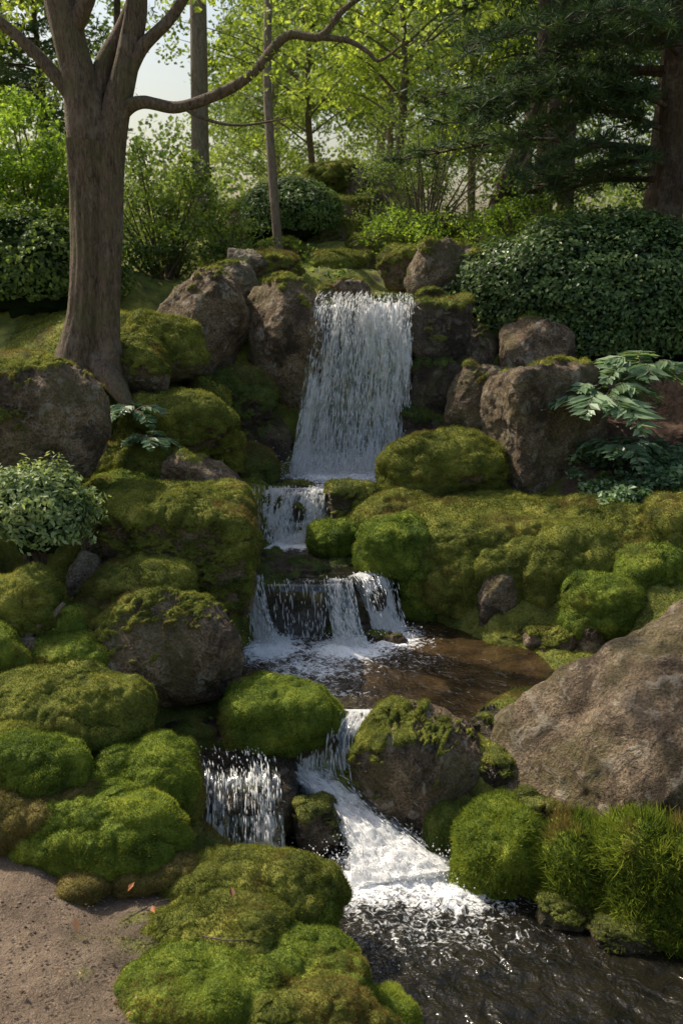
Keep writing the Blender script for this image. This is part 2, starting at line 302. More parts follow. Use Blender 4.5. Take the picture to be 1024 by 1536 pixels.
# right foreground
RR((2.0,5.5,.20),(1.16,.9,.50),'dusk',k=9,moss=-1.4,rz=.12,tilt=(.25,-.42),sub=7)
MM((.96,5.10,-.42),(.27,.25,.29),'bright',bl=1.6,moss=.6,lump=.7); RR((1.18,5.22,-.36),(.2,.18,.3),'wet',moss=-.5)
MM((1.42,4.95,-.42),(.26,.24,.32),'bright',bl=3.6,blade=.45); MM((1.74,4.75,-.36),(.36,.28,.38),'bright',bl=4.4,blade=.4)
RR((.55,5.72,-.18),(.46,.36,.46),'brown',k=7,moss=-.95,mdir=(-.8,0,.1),rz=.4,tilt=(0,-.12)); MM((.72,5.35,-.42),(.19,.15,.2),'dark',moss=.5)
RR((1.0,5.9,-.05),(.26,.2,.2),'wet',moss=-.8); RR((1.0,5.6,-.25),(.19,.16,.28),'wet',moss=-.6); RR((1.2,4.68,-.5),(.16,.12,.12),'wet',moss=-.7); RR((1.5,4.5,-.5),(.2,.14,.12),'wet',moss=-.7)
# centre / left foreground
MM((-.44,5.9,.10),(.33,.26,.20),'bright',lump=.5); MM((-.20,5.95,.04),(.19,.15,.15),'bright',lump=.6)
RR((-1.10,6.15,.42),(.56,.46,.50),'brown',k=3.2,moss=-.58,mdir=(-.75,.3,.1),rz=.2,tilt=(0,.1)); RR((-1.22,7.12,.86),(.52,.36,.38),'brown',k=9,kind='box',moss=.0,mdir=(.1,0,.1),rz=.12,sub=7)
MM((-1.4,6.6,.70),(.32,.25,.20),'olive'); MM((-1.62,6.45,.6),(.18,.14,.15),'brown'); RR((-.95,7.4,.98),(.36,.24,.17),'grey',moss=-1.1)
RR((-.78,7.25,.52),(.13,.14,.3),'dusk',st='olive',moss=-.1)
RR((-1.8,6.72,.8),(.15,.14,.19),'grey',moss=-1.1); RR((-1.75,7.0,.9),(.18,.14,.15),'grey',moss=-1.)
MM((-2.1,6.2,.70),(.26,.2,.25),'olive'); MM((-1.82,6.22,.54),(.22,.18,.18),'bright'); MM((-2.2,5.8,.48),(.2,.18,.22),'bright'); MM((-1.73,5.95,.44),(.28,.2,.15),'bright',lump=.6)
RR((-1.98,5.95,.52),(.13,.12,.1),'brown',moss=-1.)
MM((-1.62,5.4,.30),(.48,.32,.26),'olive',lump=.7); MM((-1.64,4.8,.31),(.27,.2,.17),'bright'); MM((-1.14,5.05,.02),(.32,.26,.29),'bright',lump=.7); MM((-1.27,4.6,.04),(.40,.24,.21),'bright',lump=.8)
MM((-1.62,4.65,.15),(.32,.2,.15),'brown'); MM((-1.9,4.9,.3),(.3,.25,.18),'olive'); MM((-.98,4.45,-.08),(.24,.14,.11),'brown'); MM((-1.27,4.28,-.03),(.10,.08,.05),'brown')
MM((-.52,4.45,-.25),(.46,.24,.22),'olive',lump=.7); MM((-.28,4.38,-.40),(.24,.18,.23),'bright'); MM((-.62,4.05,-.21),(.36,.26,.18),'olive',lump=.7); MM((-.27,3.9,-.40),(.40,.29,.31),'bright',lump=.7); MM((.12,3.88,-.52),(.2,.15,.18),'bright'); MM((-.62,3.65,-.15),(.34,.22,.14),'bright',lump=.7); MM((-.15,3.55,-.40),(.38,.22,.3),'olive',lump=.7)
RR((-.80,5.68,-.27),(.50,.38,.23),'wet',kind='box',k=6,moss=-1.1,tilt=(.14,.04)); RR((-.98,5.45,-.35),(.22,.2,.28),'wet',moss=-.4,st='bright'); RR((-.14,5.38,-.40),(.17,.15,.20),'wet',st='olive',moss=-.55)
RR((-.55,6.15,.02),(.2,.16,.12),'wet',moss=-.9); MM((-.95,5.75,.0),(.13,.1,.1),'dark')
# ledge of the lower fall
RR((-.22,7.86,.16),(.56,.44,.285),'wet',kind='box',k=10,moss=-1.0,st='dark'); RR((-.05,7.38,.02),(.13,.1,.14),'wet'); RR((.3,7.3,.02),(.14,.1,.09),'wet',moss=-1.); RR((.16,7.4,.05),(.1,.1,.12),'wet',moss=-1.)
RR((.42,7.28,.04),(.12,.1,.09),'brown',moss=-1.)
RR((-.42,8.95,.6),(.5,.25,.26),'wet',kind='box',moss=-1.); RR((-.36,8.68,.62),(.07,.07,.2),'wet',moss=-.4); RR((-.03,5.98,-.17),(.34,.2,.2),'wet',kind='box',moss=-1.2)
# rocky hill above
q=np.random.default_rng(4)
for i in range(34):
    yy=q.uniform(11.4,17); xx=q.uniform(-1.7,1.9)*(.6+(yy-11)*.13); s=q.uniform(.16,.36)*(.75+(yy-11)*.08)
    zz=float(H(xx,yy)[0])
    if abs(xx-.35)<.3 and yy<13: continue
    (MM if q.random()<.4 else RR)((xx,yy,zz+s*.1),(s*1.35,s,s*.7),st=['olive','bright','olive'][q.integers(3)],sub=5,**({} if q.random()<.5 else {'moss':-.3}))
RR((.05,16,4.0),(.6,.5,.36),'brown',moss=-.8); MM((-.25,15.6,4.05),(.3,.3,.2),'olive'); RR((.5,16.0,3.9),(.4,.3,.3),'brown',moss=-.8)
# ------------------------------------------------------------------ water
def water_mat(name, a, b, foamnoise=22.):
    m,nt,out=newmat(name); v,_=coords(nt)
    c=ramp(nt,noise(nt,v,4,4,.6),[(.35,a),(.65,b)])
    f=math_(nt,'ADD',attr(nt,'moss'),math_(nt,'MULTIPLY',math_(nt,'SUBTRACT',noise(nt,v,foamnoise,5,.72,1.2),.5),2.3))
    ff=ramp(nt,f,[(.42,0.),(.85,1.)])
    ff=math_(nt,'MULTIPLY',ff,ramp(nt,attr(nt,'moss'),[(.02,0.),(.15,1.)]))
    h=math_(nt,'ADD',math_(nt,'MULTIPLY',noise(nt,v,8.,3,.5,.9),1.),math_(nt,'MULTIPLY',noise(nt,v,30.,2,.5,.4),.28))
    bp=nd(nt,'ShaderNodeBump',Strength=.75,Distance=.05,Height=h)
    p=nd(nt,'ShaderNodeBsdfPrincipled',Base_Color=mix(nt,ff,c,(.9,.91,.92)),Roughness=ramp(nt,ff,[(0,.04),(1,.6)]),IOR=1.33,Normal=bp.outputs[0])
    p.inputs['Specular IOR Level'].default_value=.65
    nt.links.new(p.outputs[0],out.inputs[0]); return m
W1=water_mat('pool_water',(.008,.008,.006),(.020,.017,.011)); W2=water_mat('brown_pool_water',(.022,.014,.007),(.070,.044,.020))
def pool(name, poly, z, st, foams, mat, amp=.008):
    poly=np.array(poly,float); x0,y0=poly.min(0); x1,y1=poly.max(0)
    gx,gy=np.meshgrid(np.arange(x0,x1,st),np.arange(y0,y1,st)); pts=np.stack([gx.ravel(),gy.ravel()],1)
    ins=np.zeros(len(pts),bool); n=len(poly)
    for i in range(n):
        a=poly[i]; b=poly[(i+1)%n]
        c=((a[1]>pts[:,1])!=(b[1]>pts[:,1])); 
        with np.errstate(all='ignore'): xi=(b[0]-a[0])*(pts[:,1]-a[1])/(b[1]-a[1]+1e-12)+a[0]
        ins^=c&(pts[:,0]<xi)
    pts=pts[ins]; vs=[Vector(p) for p in np.concatenate([poly,pts])]
    r=delaunay_2d_cdt(vs,[(i,(i+1)%n) for i in range(n)],[],1,1e-5)
    V=np.array([(p[0],p[1],0) for p in r[0]]); F=np.array([f for f in r[2] if len(f)==3])
    fo=np.zeros(len(V))
    for (fx,fy,rx,ry,s) in foams: fo=np.maximum(fo,s*np.exp(-(((V[:,0]-fx)/rx)**2+((V[:,1]-fy)/ry)**2)))
    V[:,2]=amp*fbm(V*5,3,3)+amp*.6*vnoise(V*16,9)+fo*.05*(np.abs(fbm(V*9,3,5)))
    nn=vnormals(V,F)
    if nn[:,2].mean()<0: F=F[:,::-1]
    g=Geo(); g.add(V,F,0,moss=np.clip(fo,0,1.3)); g.build(name,[mat],(0,0,z))
pool('stream_pool',[(-1.2,5.75),(-1.2,4.8),(-.7,3.0),(-.2,2.2),(3.6,2.2),(3.6,4.6),(1.6,5.6),(.9,5.7)],-.5,.028,[(.35,5.12,.40,.28,1.25),(.12,4.98,.42,.26,1.),(.6,4.92,.46,.28,.9),(-.62,5.12,.32,.13,1.),(-.2,4.85,.45,.26,.65),(.5,4.6,.65,.35,.42)],W1,.018)
pool('stream_pool',[(-.8,7.5),(-.7,6.6),(-.55,6.0),(-.3,5.88),(.22,5.88),(.5,5.8),(1,5.85),(1.5,6.1),(2.1,6.6),(2.1,7.5),(1.2,8),(.8,8.5),(.4,8.5),(.3,7.6)],.06,.028,[(-.55,7.15,.30,.34,1.2),(.05,7.1,.40,.26,1.1),(.35,7.32,.34,.32,1.),(-.2,6.75,.5,.38,.66),(-.1,6.25,.4,.4,.45),(.5,6.9,.4,.3,.35)],W2,.010)
pool('stream_pool',[(-.8,7.6),(-.62,7.47),(-.3,7.42),(0,7.43),(.25,7.55),(.36,7.8),(.36,8.0),(.3,8.7),(-.1,8.85),(-.95,8.85),(-.95,8.0)],.475,.028,[(-.45,8.50,.5,.17,1.3),(-.3,8.2,.4,.2,.35)],W1,.008)
pool('stream_pool',[(-.95,8.85),(-.7,8.78),(-.08,8.78),(.15,8.75),(.6,9),(.8,9.5),(.8,10.15),(-.7,10.15),(-1,9.4)],.88,.028,[(.05,9.50,.66,.28,1.3),(-.15,9.12,.6,.26,.8)],W1,.012)
pool('stream_pool',[(-.28,10.02),(.7,10.02),(.75,10.6),(1.0,11.3),(.5,12.2),(.1,12.2),(.2,11.2),(-.2,10.7)],2.47,.05,[(.4,10.7,.5,.5,.7)],W1,.012)
def falls_mat(name, sx, sy, lo, hi):
    m,nt,out=newmat(name); fl=attr(nt,'flow','Vector')
    mp=nd(nt,'ShaderNodeMapping',Vector=fl); mp.inputs['Scale'].default_value=(sx,sy,1)
    n1=noise(nt,mp.outputs[0],1.,4,.62,.5)
    mp2=nd(nt,'ShaderNodeMapping',Vector=fl); mp2.inputs['Scale'].default_value=(sx*3.3,sy*4.5,1)
    n2=noise(nt,mp2.outputs[0],1.,3,.7,.6)
    n=math_(nt,'ADD',math_(nt,'MULTIPLY',n1,.58),math_(nt,'MULTIPLY',n2,.42))
    n=math_(nt,'ADD',n,attr(nt,'tint'))
    w=ramp(nt,n,[(lo,0.),(hi,1.)])
    df=nd(nt,'ShaderNodeBsdfPrincipled',Base_Color=(.96,.96,.96,1),Roughness=.3); tl=nd(nt,'ShaderNodeBsdfTranslucent',Color=(.98,.98,.98,1))
    wh=nd(nt,'ShaderNodeMixShader',Fac=.42); nt.links.new(df.outputs[0],wh.inputs[1]); nt.links.new(tl.outputs[0],wh.inputs[2])
    bp=nd(nt,'ShaderNodeBump',Strength=.4,Distance=.03,Height=n)
    gl=nd(nt,'ShaderNodeBsdfGlossy',Color=(.9,.95,1,1),Roughness=.12,Normal=bp.outputs[0]); nt.links.new(bp.outputs[0],df.inputs['Normal'])
    tp=nd(nt,'ShaderNodeBsdfTransparent',Color=(.95,.97,.96,1))
    cl=nd(nt,'ShaderNodeMixShader',Fac=.08); nt.links.new(tp.outputs[0],cl.inputs[1]); nt.links.new(gl.outputs[0],cl.inputs[2])
    s=nd(nt,'ShaderNodeMixShader',Fac=w); nt.links.new(cl.outputs[0],s.inputs[1]); nt.links.new(wh.outputs[0],s.inputs[2])
    nt.links.new(s.outputs[0],out.inputs[0]); return m
F1=falls_mat('falling_water',13.,2.2,.49,.545); F2=falls_mat('rushing_water',12.,3.6,.455,.54)
m,nt,out=newmat('water_drops'); p=nd(nt,'ShaderNodeBsdfPrincipled',Base_Color=(.97,.97,.97,1),Roughness=.15); tl=nd(nt,'ShaderNodeBsdfTranslucent',Color=(.98,.98,.98,1))
s_=nd(nt,'ShaderNodeMixShader',Fac=.4); nt.links.new(p.outputs[0],s_.inputs[1]); nt.links.new(tl.outputs[0],s_.inputs[2]); nt.links.new(s_.outputs[0],out.inputs[0]); DROP=m
OV=np.array([(1,0,0),(-1,0,0),(0,1,0),(0,-1,0),(0,0,1),(0,0,-1)],float); OF=np.array([(0,2,4),(2,1,4),(1,3,4),(3,0,4),(2,0,5),(1,2,5),(3,1,5),(0,3,5)])
def fall(name, rows, layers=2, nu=90, nv=120, disp=.03, off=.02, mat=None, drops=0, dropbox=None, dtint=0., edge=.12, strands=0, slen=.07, iso=0., seed=9):
    rows=np.array(rows,float); t=np.linspace(0,len(rows)-1,nv); i=np.clip(t.astype(int),0,len(rows)-2); f=(t-i)[:,None]
    def g_(k): return rows[np.clip(k,0,len(rows)-1)]
    p0,p1,p2,p3=g_(i-1),g_(i),g_(i+1),g_(i+2)
    R=.5*((2*p1)+(-p0+p2)*f+(2*p0-5*p1+4*p2-p3)*f**2+(-p0+3*p1-3*p2+p3)*f**3)
    L,Rr=R[:,:3],R[:,3:6]; wd=np.linalg.norm(L-Rr,axis=1).mean(); ln=np.concatenate([[0],np.cumsum(np.linalg.norm(np.diff((L+Rr)/2,axis=0),axis=1))])
    u=np.linspace(0,1,nu); S=(L[:,None]*(1-u)[None,:,None]+Rr[:,None]*u[None,:,None])
    g=Geo(); II=(np.arange(nv-1)[:,None]*nu+np.arange(nu-1)).ravel(); Q=np.stack([II,II+nu,II+nu+1,II+1],1)
    T=np.concatenate([Q[:,[0,1,2]],Q[:,[0,2,3]]])
    for l in range(layers):
        fx=np.broadcast_to(u*wd,(nv,nu)).ravel(); fy=np.broadcast_to(ln[:,None],(nv,nu)).ravel()
        fl=np.stack([fx+l*7.7+seed,fy+l*3.1,np.full_like(fx,l*2.)],1)
        P=S.reshape(-1,3).copy(); N=vnormals(P,T)
        if N[:,1].mean()>0: N=-N
        a=np.clip(fy/.25,0.1,1)
        P+=N*((off*l)+disp*fbm(fl*np.array([9,1.2,1]),3,l+1)+disp*.5*vnoise(fl*np.array([30,4,1]),l+5)+iso*np.abs(fbm(fl*np.array([9,7,1]),4,l+15)))[:,None]*a[:,None]
        e=np.minimum(u,1-u)*wd; ed=(e[None,:]+.035*vnoise(np.stack([fx,fy*6,fx*0+3],1),seed).reshape(nv,nu)); tn=(-edge*np.clip(1-ed/.07,0,1)).ravel()
        vv=fy/ln[-1]; tn=tn+dtint+.05*(vv-.5)+.14*sstep(.82,1,vv)+.10*sstep(.14,.0,vv)+.13*vnoise(np.stack([fx*5,fy*.8,fx*0],1),seed+3)
        g.add(P,Q,0,tint=tn,flow=fl)
    q=np.random.default_rng(seed)
    if strands:
        a=q.random(strands); vi=(q.random(strands)**.8*(nv-2)).astype(int)
        bunch=q.random(14); a=np.where(q.random(strands)<.6,np.clip(bunch[q.integers(0,14,strands)]+q.normal(0,.025,strands),0,1),a)
        c=L[vi]*(1-a)[:,None]+Rr[vi]*a[:,None]; d=nz((L[vi+1]-L[vi])*(1-a)[:,None]+(Rr[vi+1]-Rr[vi])*a[:,None])
        nn_=nz(np.cross(Rr[vi]-L[vi],d)); nn_=np.where(nn_[:,1:2]>0,-nn_,nn_)
        c=c+nn_*(q.random(strands)*(off*layers+disp*1.3)*np.clip(ln[vi]/.2,.15,1))[:,None]
        w=q.uniform(.0018,.0055,strands)[:,None,None]; l_=(slen*q.random(strands)**2+.012)[:,None,None]; sd=np.cross(d,nn_)
        Vd=c[:,None]+OV[None,:,0:1]*sd[:,None]*w+OV[None,:,1:2]*nn_[:,None]*w+OV[None,:,2:3]*d[:,None]*l_
        g.add(Vd.reshape(-1,3),(OF[None]+np.arange(strands)[:,None,None]*6).reshape(-1,3),1)
    if drops:
        (bx,by,bz,sx,sy,sz)=dropbox
        c=np.stack([bx+q.normal(0,sx,drops),by+q.normal(0,sy,drops),bz+np.abs(q.normal(0,sz,drops))],1); s=q.uniform(.0015,.0065,drops)
        Vd=(c[:,None]+OV[None]*s[:,None,None]*np.array([1,1,1.5])).reshape(-1,3); Fd=(OF[None]+np.arange(drops)[:,None,None]*6).reshape(-1,3)
        g.add(Vd,Fd,1)
    return g.build(name,[mat or F1,DROP])
fall('waterfall',[(-.22,10.25,2.485,.72,10.25,2.485),(-.25,10.05,2.47,.70,10.05,2.47),(-.28,9.93,2.40,.70,9.93,2.38),(-.33,9.86,2.05,.69,9.86,2.05),(-.40,9.8,1.6,.68,9.8,1.6),(-.46,9.74,1.2,.67,9.74,1.2),(-.52,9.66,.86,.67,9.66,.86)],2,150,200,.05,.05,F1,3600,(.08,9.50,.9,.34,.12,.12),.005,strands=5200,slen=.10)
fall('cascade',[(-.88,8.95,.895,-.08,8.95,.895),(-.86,8.82,.885,-.08,8.82,.885),(-.86,8.75,.8,-.1,8.75,.8),(-.88,8.66,.62,-.14,8.66,.62),(-.9,8.58,.47,-.18,8.58,.47)],2,110,70,.04,.03,F2,800,(-.5,8.55,.48,.22,.05,.05),.0,strands=1000,slen=.05,seed=12)
fall('cascade',[(-.84,7.65,.49,-.62,7.6,.49),(-.80,7.47,.475,-.60,7.42,.475),(-.77,7.4,.36,-.57,7.34,.36),(-.72,7.32,.2,-.52,7.26,.2),(-.70,7.25,.05,-.46,7.2,.05)],2,50,70,.03,.02,F2,300,(-.58,7.2,.08,.1,.06,.04),.01,strands=400,slen=.05,seed=13)
fall('cascade',[(-.6,7.52,.487,-.12,7.5,.487),(-.58,7.40,.475,-.12,7.38,.475),(-.56,7.37,.38,-.12,7.35,.38),(-.56,7.36,.2,-.12,7.34,.2),(-.56,7.35,.05,-.12,7.33,.05)],1,80,60,.01,.02,F1,0,None,-.12,strands=160,slen=.05,seed=14)
fall('cascade',[(-.14,7.55,.487,.08,7.52,.487),(-.13,7.40,.475,.09,7.40,.475),(-.12,7.34,.38,.12,7.32,.38),(-.08,7.27,.2,.16,7.24,.2),(-.06,7.22,.05,.22,7.18,.05)],2,50,70,.03,.02,F2,300,(.06,7.2,.08,.1,.06,.04),.01,strands=400,slen=.05,seed=15)
fall('cascade',[(.05,7.6,.487,.34,7.9,.487),(.10,7.46,.478,.38,7.82,.478),(.16,7.42,.38,.42,7.74,.38),(.22,7.38,.22,.46,7.64,.22),(.27,7.34,.05,.52,7.55,.05)],2,70,70,.03,.02,F1,300,(.38,7.42,.08,.1,.08,.04),.0,strands=400,slen=.05,seed=16)
fall('cascade',[(-.24,6.05,.072,.24,6.05,.072),(-.25,5.92,.068,.22,5.9,.068),(-.27,5.82,.0,.19,5.8,.0),(-.28,5.75,-.15,.20,5.72,-.15),(-.28,5.7,-.33,.24,5.62,-.36)],2,90,70,.03,.02,F1,400,(.05,5.6,-.34,.15,.06,.04),-.01,strands=500,slen=.06,seed=17)
fall('rapids',[(-.52,5.88,-.15,-.42,5.98,-.15),(-.40,5.72,-.22,-.26,5.82,-.21),(-.2,5.55,-.29,.02,5.68,-.28),(-.04,5.34,-.37,.24,5.5,-.37),(.04,5.14,-.45,.48,5.30,-.46),(.05,4.93,-.5,.74,5.06,-.52)],3,110,140,.03,.02,F2,1600,(.30,5.13,-.46,.25,.15,.06),.04,.25,strands=700,slen=.04,iso=.09,seed=18)
fall('cascade',[(-.98,5.78,-.04,-.45,5.84,-.05),(-.88,5.42,-.05,-.38,5.46,-.07),(-.86,5.3,-.12,-.36,5.34,-.14),(-.86,5.22,-.3,-.34,5.25,-.3),(-.88,5.17,-.5,-.33,5.18,-.5)],2,110,90,.035,.02,F1,500,(-.6,5.15,-.48,.17,.04,.03),-.01,strands=700,slen=.06,seed=19)
# ------------------------------------------------------------------ vegetation
def leaves(g, P, N, L, W, mat, tint, fold=.15, seed=0, T=None):
    r=np.random.default_rng(seed); n=len(P); N=nz(N); t=nz(np.cross(N, r.normal(0,1,(n,3)))) if T is None else nz(T); b=np.cross(N,t)
    L=(L*r.uniform(.65,1.3,n))[:,None]; W=(W*r.uniform(.7,1.25,n))[:,None]
    V=np.stack([P-t*L/2, P+b*W/2+N*W*fold, P+t*L/2, P-b*W/2+N*W*fold],1).reshape(-1,3)
    g.add(V,np.arange(n*4).reshape(n,4),mat,np.repeat(tint,4),smooth=False)
def tube(g, pts, rad, mat=0, seg=10, res=6, seed=0, rough=.08, knob=2., flute=0.):
    pts=np.array(pts,float); rad=np.array(rad,float); n=(len(pts)-1)*res+1; t=np.linspace(0,len(pts)-1,n); i=np.clip(t.astype(int),0,len(pts)-2); f=(t-i)[:,None]
    g_=lambda a,k:a[np.clip(k,0,len(a)-1)]
    p0,p1,p2,p3=g_(pts,i-1),g_(pts,i),g_(pts,i+1),g_(pts,i+2)
    C=.5*((2*p1)+(-p0+p2)*f+(2*p0-5*p1+4*p2-p3)*f**2+(-p0+3*p1-3*p2+p3)*f**3); R=np.interp(t,np.arange(len(rad)),rad)
    T=nz(np.gradient(C,axis=0)); a=np.array([.3,1.,.1]); u=nz(np.cross(T,a)); v=np.cross(T,u)
    th=np.linspace(0,2*np.pi,seg,endpoint=False)
    D=u[:,None]*np.cos(th)[None,:,None]+v[:,None]*np.sin(th)[None,:,None]
    nn=fbm((C[:,None]*np.array([knob,knob,knob*.5])+D*1.2).reshape(-1,3),3,seed).reshape(n,seg)
    if flute: nn=nn+flute*np.abs(vnoise((C[:,None]*np.array([1,1,.7])+D*2.6).reshape(-1,3),seed+4).reshape(n,seg))
    P=C[:,None]+D*(R[:,None]*(1+rough*2*nn))[...,None]
    I=(np.arange(n-1)[:,None]*seg+np.arange(seg)).ravel(); J=(np.arange(n-1)[:,None]*seg+(np.arange(seg)+1)%seg).ravel()
    g.add(P.reshape(-1,3),np.stack([I,J,J+seg,I+seg],1),mat)
    return C
LM={'maple':leaf_mat('maple_leaves',((.08,.115,.022),(.19,.25,.045),(.36,.42,.09)),1.25,.5,.5,1.7),
    'green':leaf_mat('green_leaves',((.035,.062,.015),(.09,.135,.030),(.19,.25,.055)),1.3,.4),
    'lime':leaf_mat('lime_leaves',((.06,.10,.016),(.145,.22,.030),(.28,.38,.06)),1.4,.45,.45,1.5),
    'dark':leaf_mat('dark_leaves',((.022,.042,.015),(.066,.11,.032),(.18,.24,.08)),1.45,.25,.38),
    'pine':leaf_mat('pine_needles',((.018,.036,.017),(.042,.075,.032),(.09,.14,.052)),1.25,.3,.5,1.2),
    'pale':leaf_mat('pale_leaves',((.10,.145,.055),(.24,.30,.13),(.46,.50,.28)),1.25,.3),
    'haze':leaf_mat('hazy_leaves',((.065,.105,.030),(.15,.21,.060),(.30,.36,.12)),1.2,.4,.6,1.4),
    'fern':leaf_mat('fern_leaves',((.06,.105,.055),(.13,.20,.11),(.25,.33,.20)),1.3,.35,.4),
    'blue':leaf_mat('blue_green_leaves',((.045,.085,.04),(.10,.165,.08),(.20,.28,.15)),1.4,.3,.4)}
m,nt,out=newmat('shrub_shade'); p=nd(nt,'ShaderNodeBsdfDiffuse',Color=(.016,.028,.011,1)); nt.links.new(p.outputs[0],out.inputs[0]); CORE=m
def dome(name,c,r,mat,n,L,W,seed,lump=.08,core=.86,shell=.1,stem=False):
    q=np.random.default_rng(seed); g=Geo(); r=np.array(r,float)
    d=nz(q.normal(0,1,(int(n*1.5),3))); d=d[d[:,2]>-.45][:n]
    bump=1+lump*fbm(d*3+seed,3,seed)*1.6+lump*.5*vnoise(d*11,seed)
    rad=bump*(1-shell*q.random(len(d))**1.6+.05*q.random(len(d))**2)
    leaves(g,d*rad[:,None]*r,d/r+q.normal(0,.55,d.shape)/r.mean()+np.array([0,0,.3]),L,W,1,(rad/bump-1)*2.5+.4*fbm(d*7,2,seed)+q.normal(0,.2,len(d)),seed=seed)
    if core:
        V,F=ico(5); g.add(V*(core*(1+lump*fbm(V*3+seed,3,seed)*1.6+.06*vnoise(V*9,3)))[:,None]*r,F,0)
    if stem:
        for a in range(3): tube(g,[(0,0,-r[2]*1.5),(q.normal(0,.05),0,-r[2]*.8),(q.normal(0,.15),q.normal(0,.1),0)],[.03,.025,.012],2)
    return g.build(name,[CORE,LM[mat],BARKD],c)
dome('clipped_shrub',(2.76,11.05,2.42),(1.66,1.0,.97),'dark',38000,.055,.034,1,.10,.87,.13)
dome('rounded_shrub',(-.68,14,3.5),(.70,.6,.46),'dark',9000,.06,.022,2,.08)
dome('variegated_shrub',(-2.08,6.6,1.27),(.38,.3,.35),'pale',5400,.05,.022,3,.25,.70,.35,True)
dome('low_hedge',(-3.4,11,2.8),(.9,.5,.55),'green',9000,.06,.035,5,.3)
def cloud(g,cent,rad,per,L,W,mat,seed,flat=.7,up=.5,spread=1.):
    q=np.random.default_rng(seed); cent=np.array(cent,float); n=len(cent)*per
    i=np.repeat(np.arange(len(cent)),per); rr=np.broadcast_to(rad,(len(cent),))[i]
    off=nz(q.normal(0,1,(n,3)))*(q.random(n)**.45)[:,None]*rr[:,None]*np.array([1,1,flat])
    ct=q.normal(0,.24,len(cent))
    leaves(g,cent[i]+off,q.normal(0,.7,(n,3))+np.array([0,0,up]),L,W,mat,ct[i]+q.normal(0,.16,n),seed=seed+1)
def bush(name,c,r,mat,seed,ncl=60,per=70,L=.06,W=.035,clr=.2,bark=None):
    q=np.random.default_rng(seed); g=Geo(); r=np.array(r,float)
    cs=nz(q.normal(0,1,(ncl,3)))*(q.random(ncl)**.4)[:,None]*r; cs=cs[cs[:,2]>-.75*r[2]]
    for j in range(0,len(cs),2):
        e=cs[j]; b=np.array([q.normal(0,.08),q.normal(0,.08),-r[2]*1.25]); tube(g,[b,(b+e)/2*np.array([.75,.75,1])+q.normal(0,.04,3),e],[.022,.014,.005],0,6,4)
    cloud(g,cs,clr*q.uniform(.7,1.3,len(cs)),per,L,W,1,seed+2)
    return g.build(name,[bark or BARK,LM[mat]],c)
bush('leafy_bush',(-3.55,12,3.9),(.85,.7,.85),'lime',21,80,90,.065,.045,.24)
bush('leafy_bush',(-2.15,12.4,3.45),(.78,.6,.85),'green',22,80,80,.06,.035,.2)
bush('leafy_bush',(-1.35,12.6,3.1),(.5,.5,.45),'green',23,40,60,.05,.03,.18)
bush('leafy_bush',(-2.9,11.2,2.9),(.6,.4,.5),'green',24,40,60,.05,.03,.18)
bush('feathery_bush',(1.15,14.5,4.0),(1.2,.8,1.0),'haze',25,110,90,.05,.018,.24,BARKP)
bush('leafy_bush',(.75,13.4,3.2),(.7,.5,.33),'lime',26,40,60,.05,.03,.18)
bush('leafy_bush',(2.3,13.2,3.4),(.8,.5,.5),'lime',27,50,60,.05,.03,.2)
bush('leafy_bush',(-4.9,13,3.9),(1,.8,1.),'green',28,70,70,.07,.04,.25)
# big left tree ---------------------------------------------------
g=Geo()
tube(g,[(-2.34,8.8,1.75),(-2.29,8.8,2.1),(-2.22,8.8,2.5),(-2.17,8.8,3.0),(-2.14,8.8,3.5),(-2.10,8.8,3.9)],[.30,.20,.15,.135,.14,.17],0,48,14,1,.12,2.,.9)
tube(g,[(-2.02,8.72,1.85),(-2.03,8.74,2.3),(-1.99,8.75,2.8),(-1.95,8.76,3.3),(-1.92,8.78,3.75),(-1.85,8.78,4.15),(-1.72,8.8,4.6),(-1.64,8.8,5.1),(-1.7,8.8,6)],[.16,.115,.10,.10,.11,.11,.09,.075,.06],0,36,12,2,.12,2.,.7)
tube(g,[(-2.10,8.8,3.6),(-2.12,8.8,4.0),(-2.14,8.8,4.35),(-2.22,8.8,4.8),(-2.3,8.8,5.3),(-2.4,8.8,6.4)],[.15,.16,.14,.125,.11,.08],0,28,10,3,.1,2.,.6)
tube(g,[(-1.98,8.8,3.85),(-1.82,8.75,4.10),(-1.63,8.72,4.19),(-1.33,8.7,4.15),(-1.0,8.65,4.24),(-.72,8.6,4.38),(-.44,8.55,4.65),(-.17,8.5,4.64),(.0,8.5,4.82),(.18,8.5,4.94),(.5,8.4,5.1)],[.09,.065,.05,.046,.042,.039,.034,.03,.025,.02,.012],0,14,8,4,.16,5.)
tube(g,[(-.2,8.5,4.64),(.05,8.45,4.6),(.2,8.42,4.52),(.3,8.4,4.45),(.5,8.35,4.58)],[.028,.022,.018,.014,.006],0,8,6,5,.15,5.)
tube(g,[(-2.14,8.8,4.15),(-2.32,8.78,4.38),(-2.54,8.76,4.62),(-2.8,8.7,4.82),(-3.3,8.6,5.0)],[.08,.06,.05,.045,.03],0,12,6,6,.12,4.)
tube(g,[(-2.05,8.8,4.1),(-1.95,8.85,4.5),(-1.78,8.9,4.8),(-1.6,8.9,5.2)],[.09,.07,.06,.05],0,12,6,7,.12)
tube(g,[(-1.8,8.78,4.3),(-1.62,8.75,4.6),(-1.35,8.75,4.85),(-1.1,8.7,5.2)],[.07,.055,.045,.03],0,12,6,8,.12)
tube(g,[(-2.2,8.8,4.7),(-2.0,8.7,5.0),(-1.85,8.6,5.4)],[.08,.06,.05],0,12,6,9,.12)
tube(g,[(-1.33,8.7,4.17),(-1.1,8.65,4.05),(-.8,8.6,4.0),(-.4,8.5,4.05)],[.022,.015,.010,.004],0,6,6,10,.2,5.)
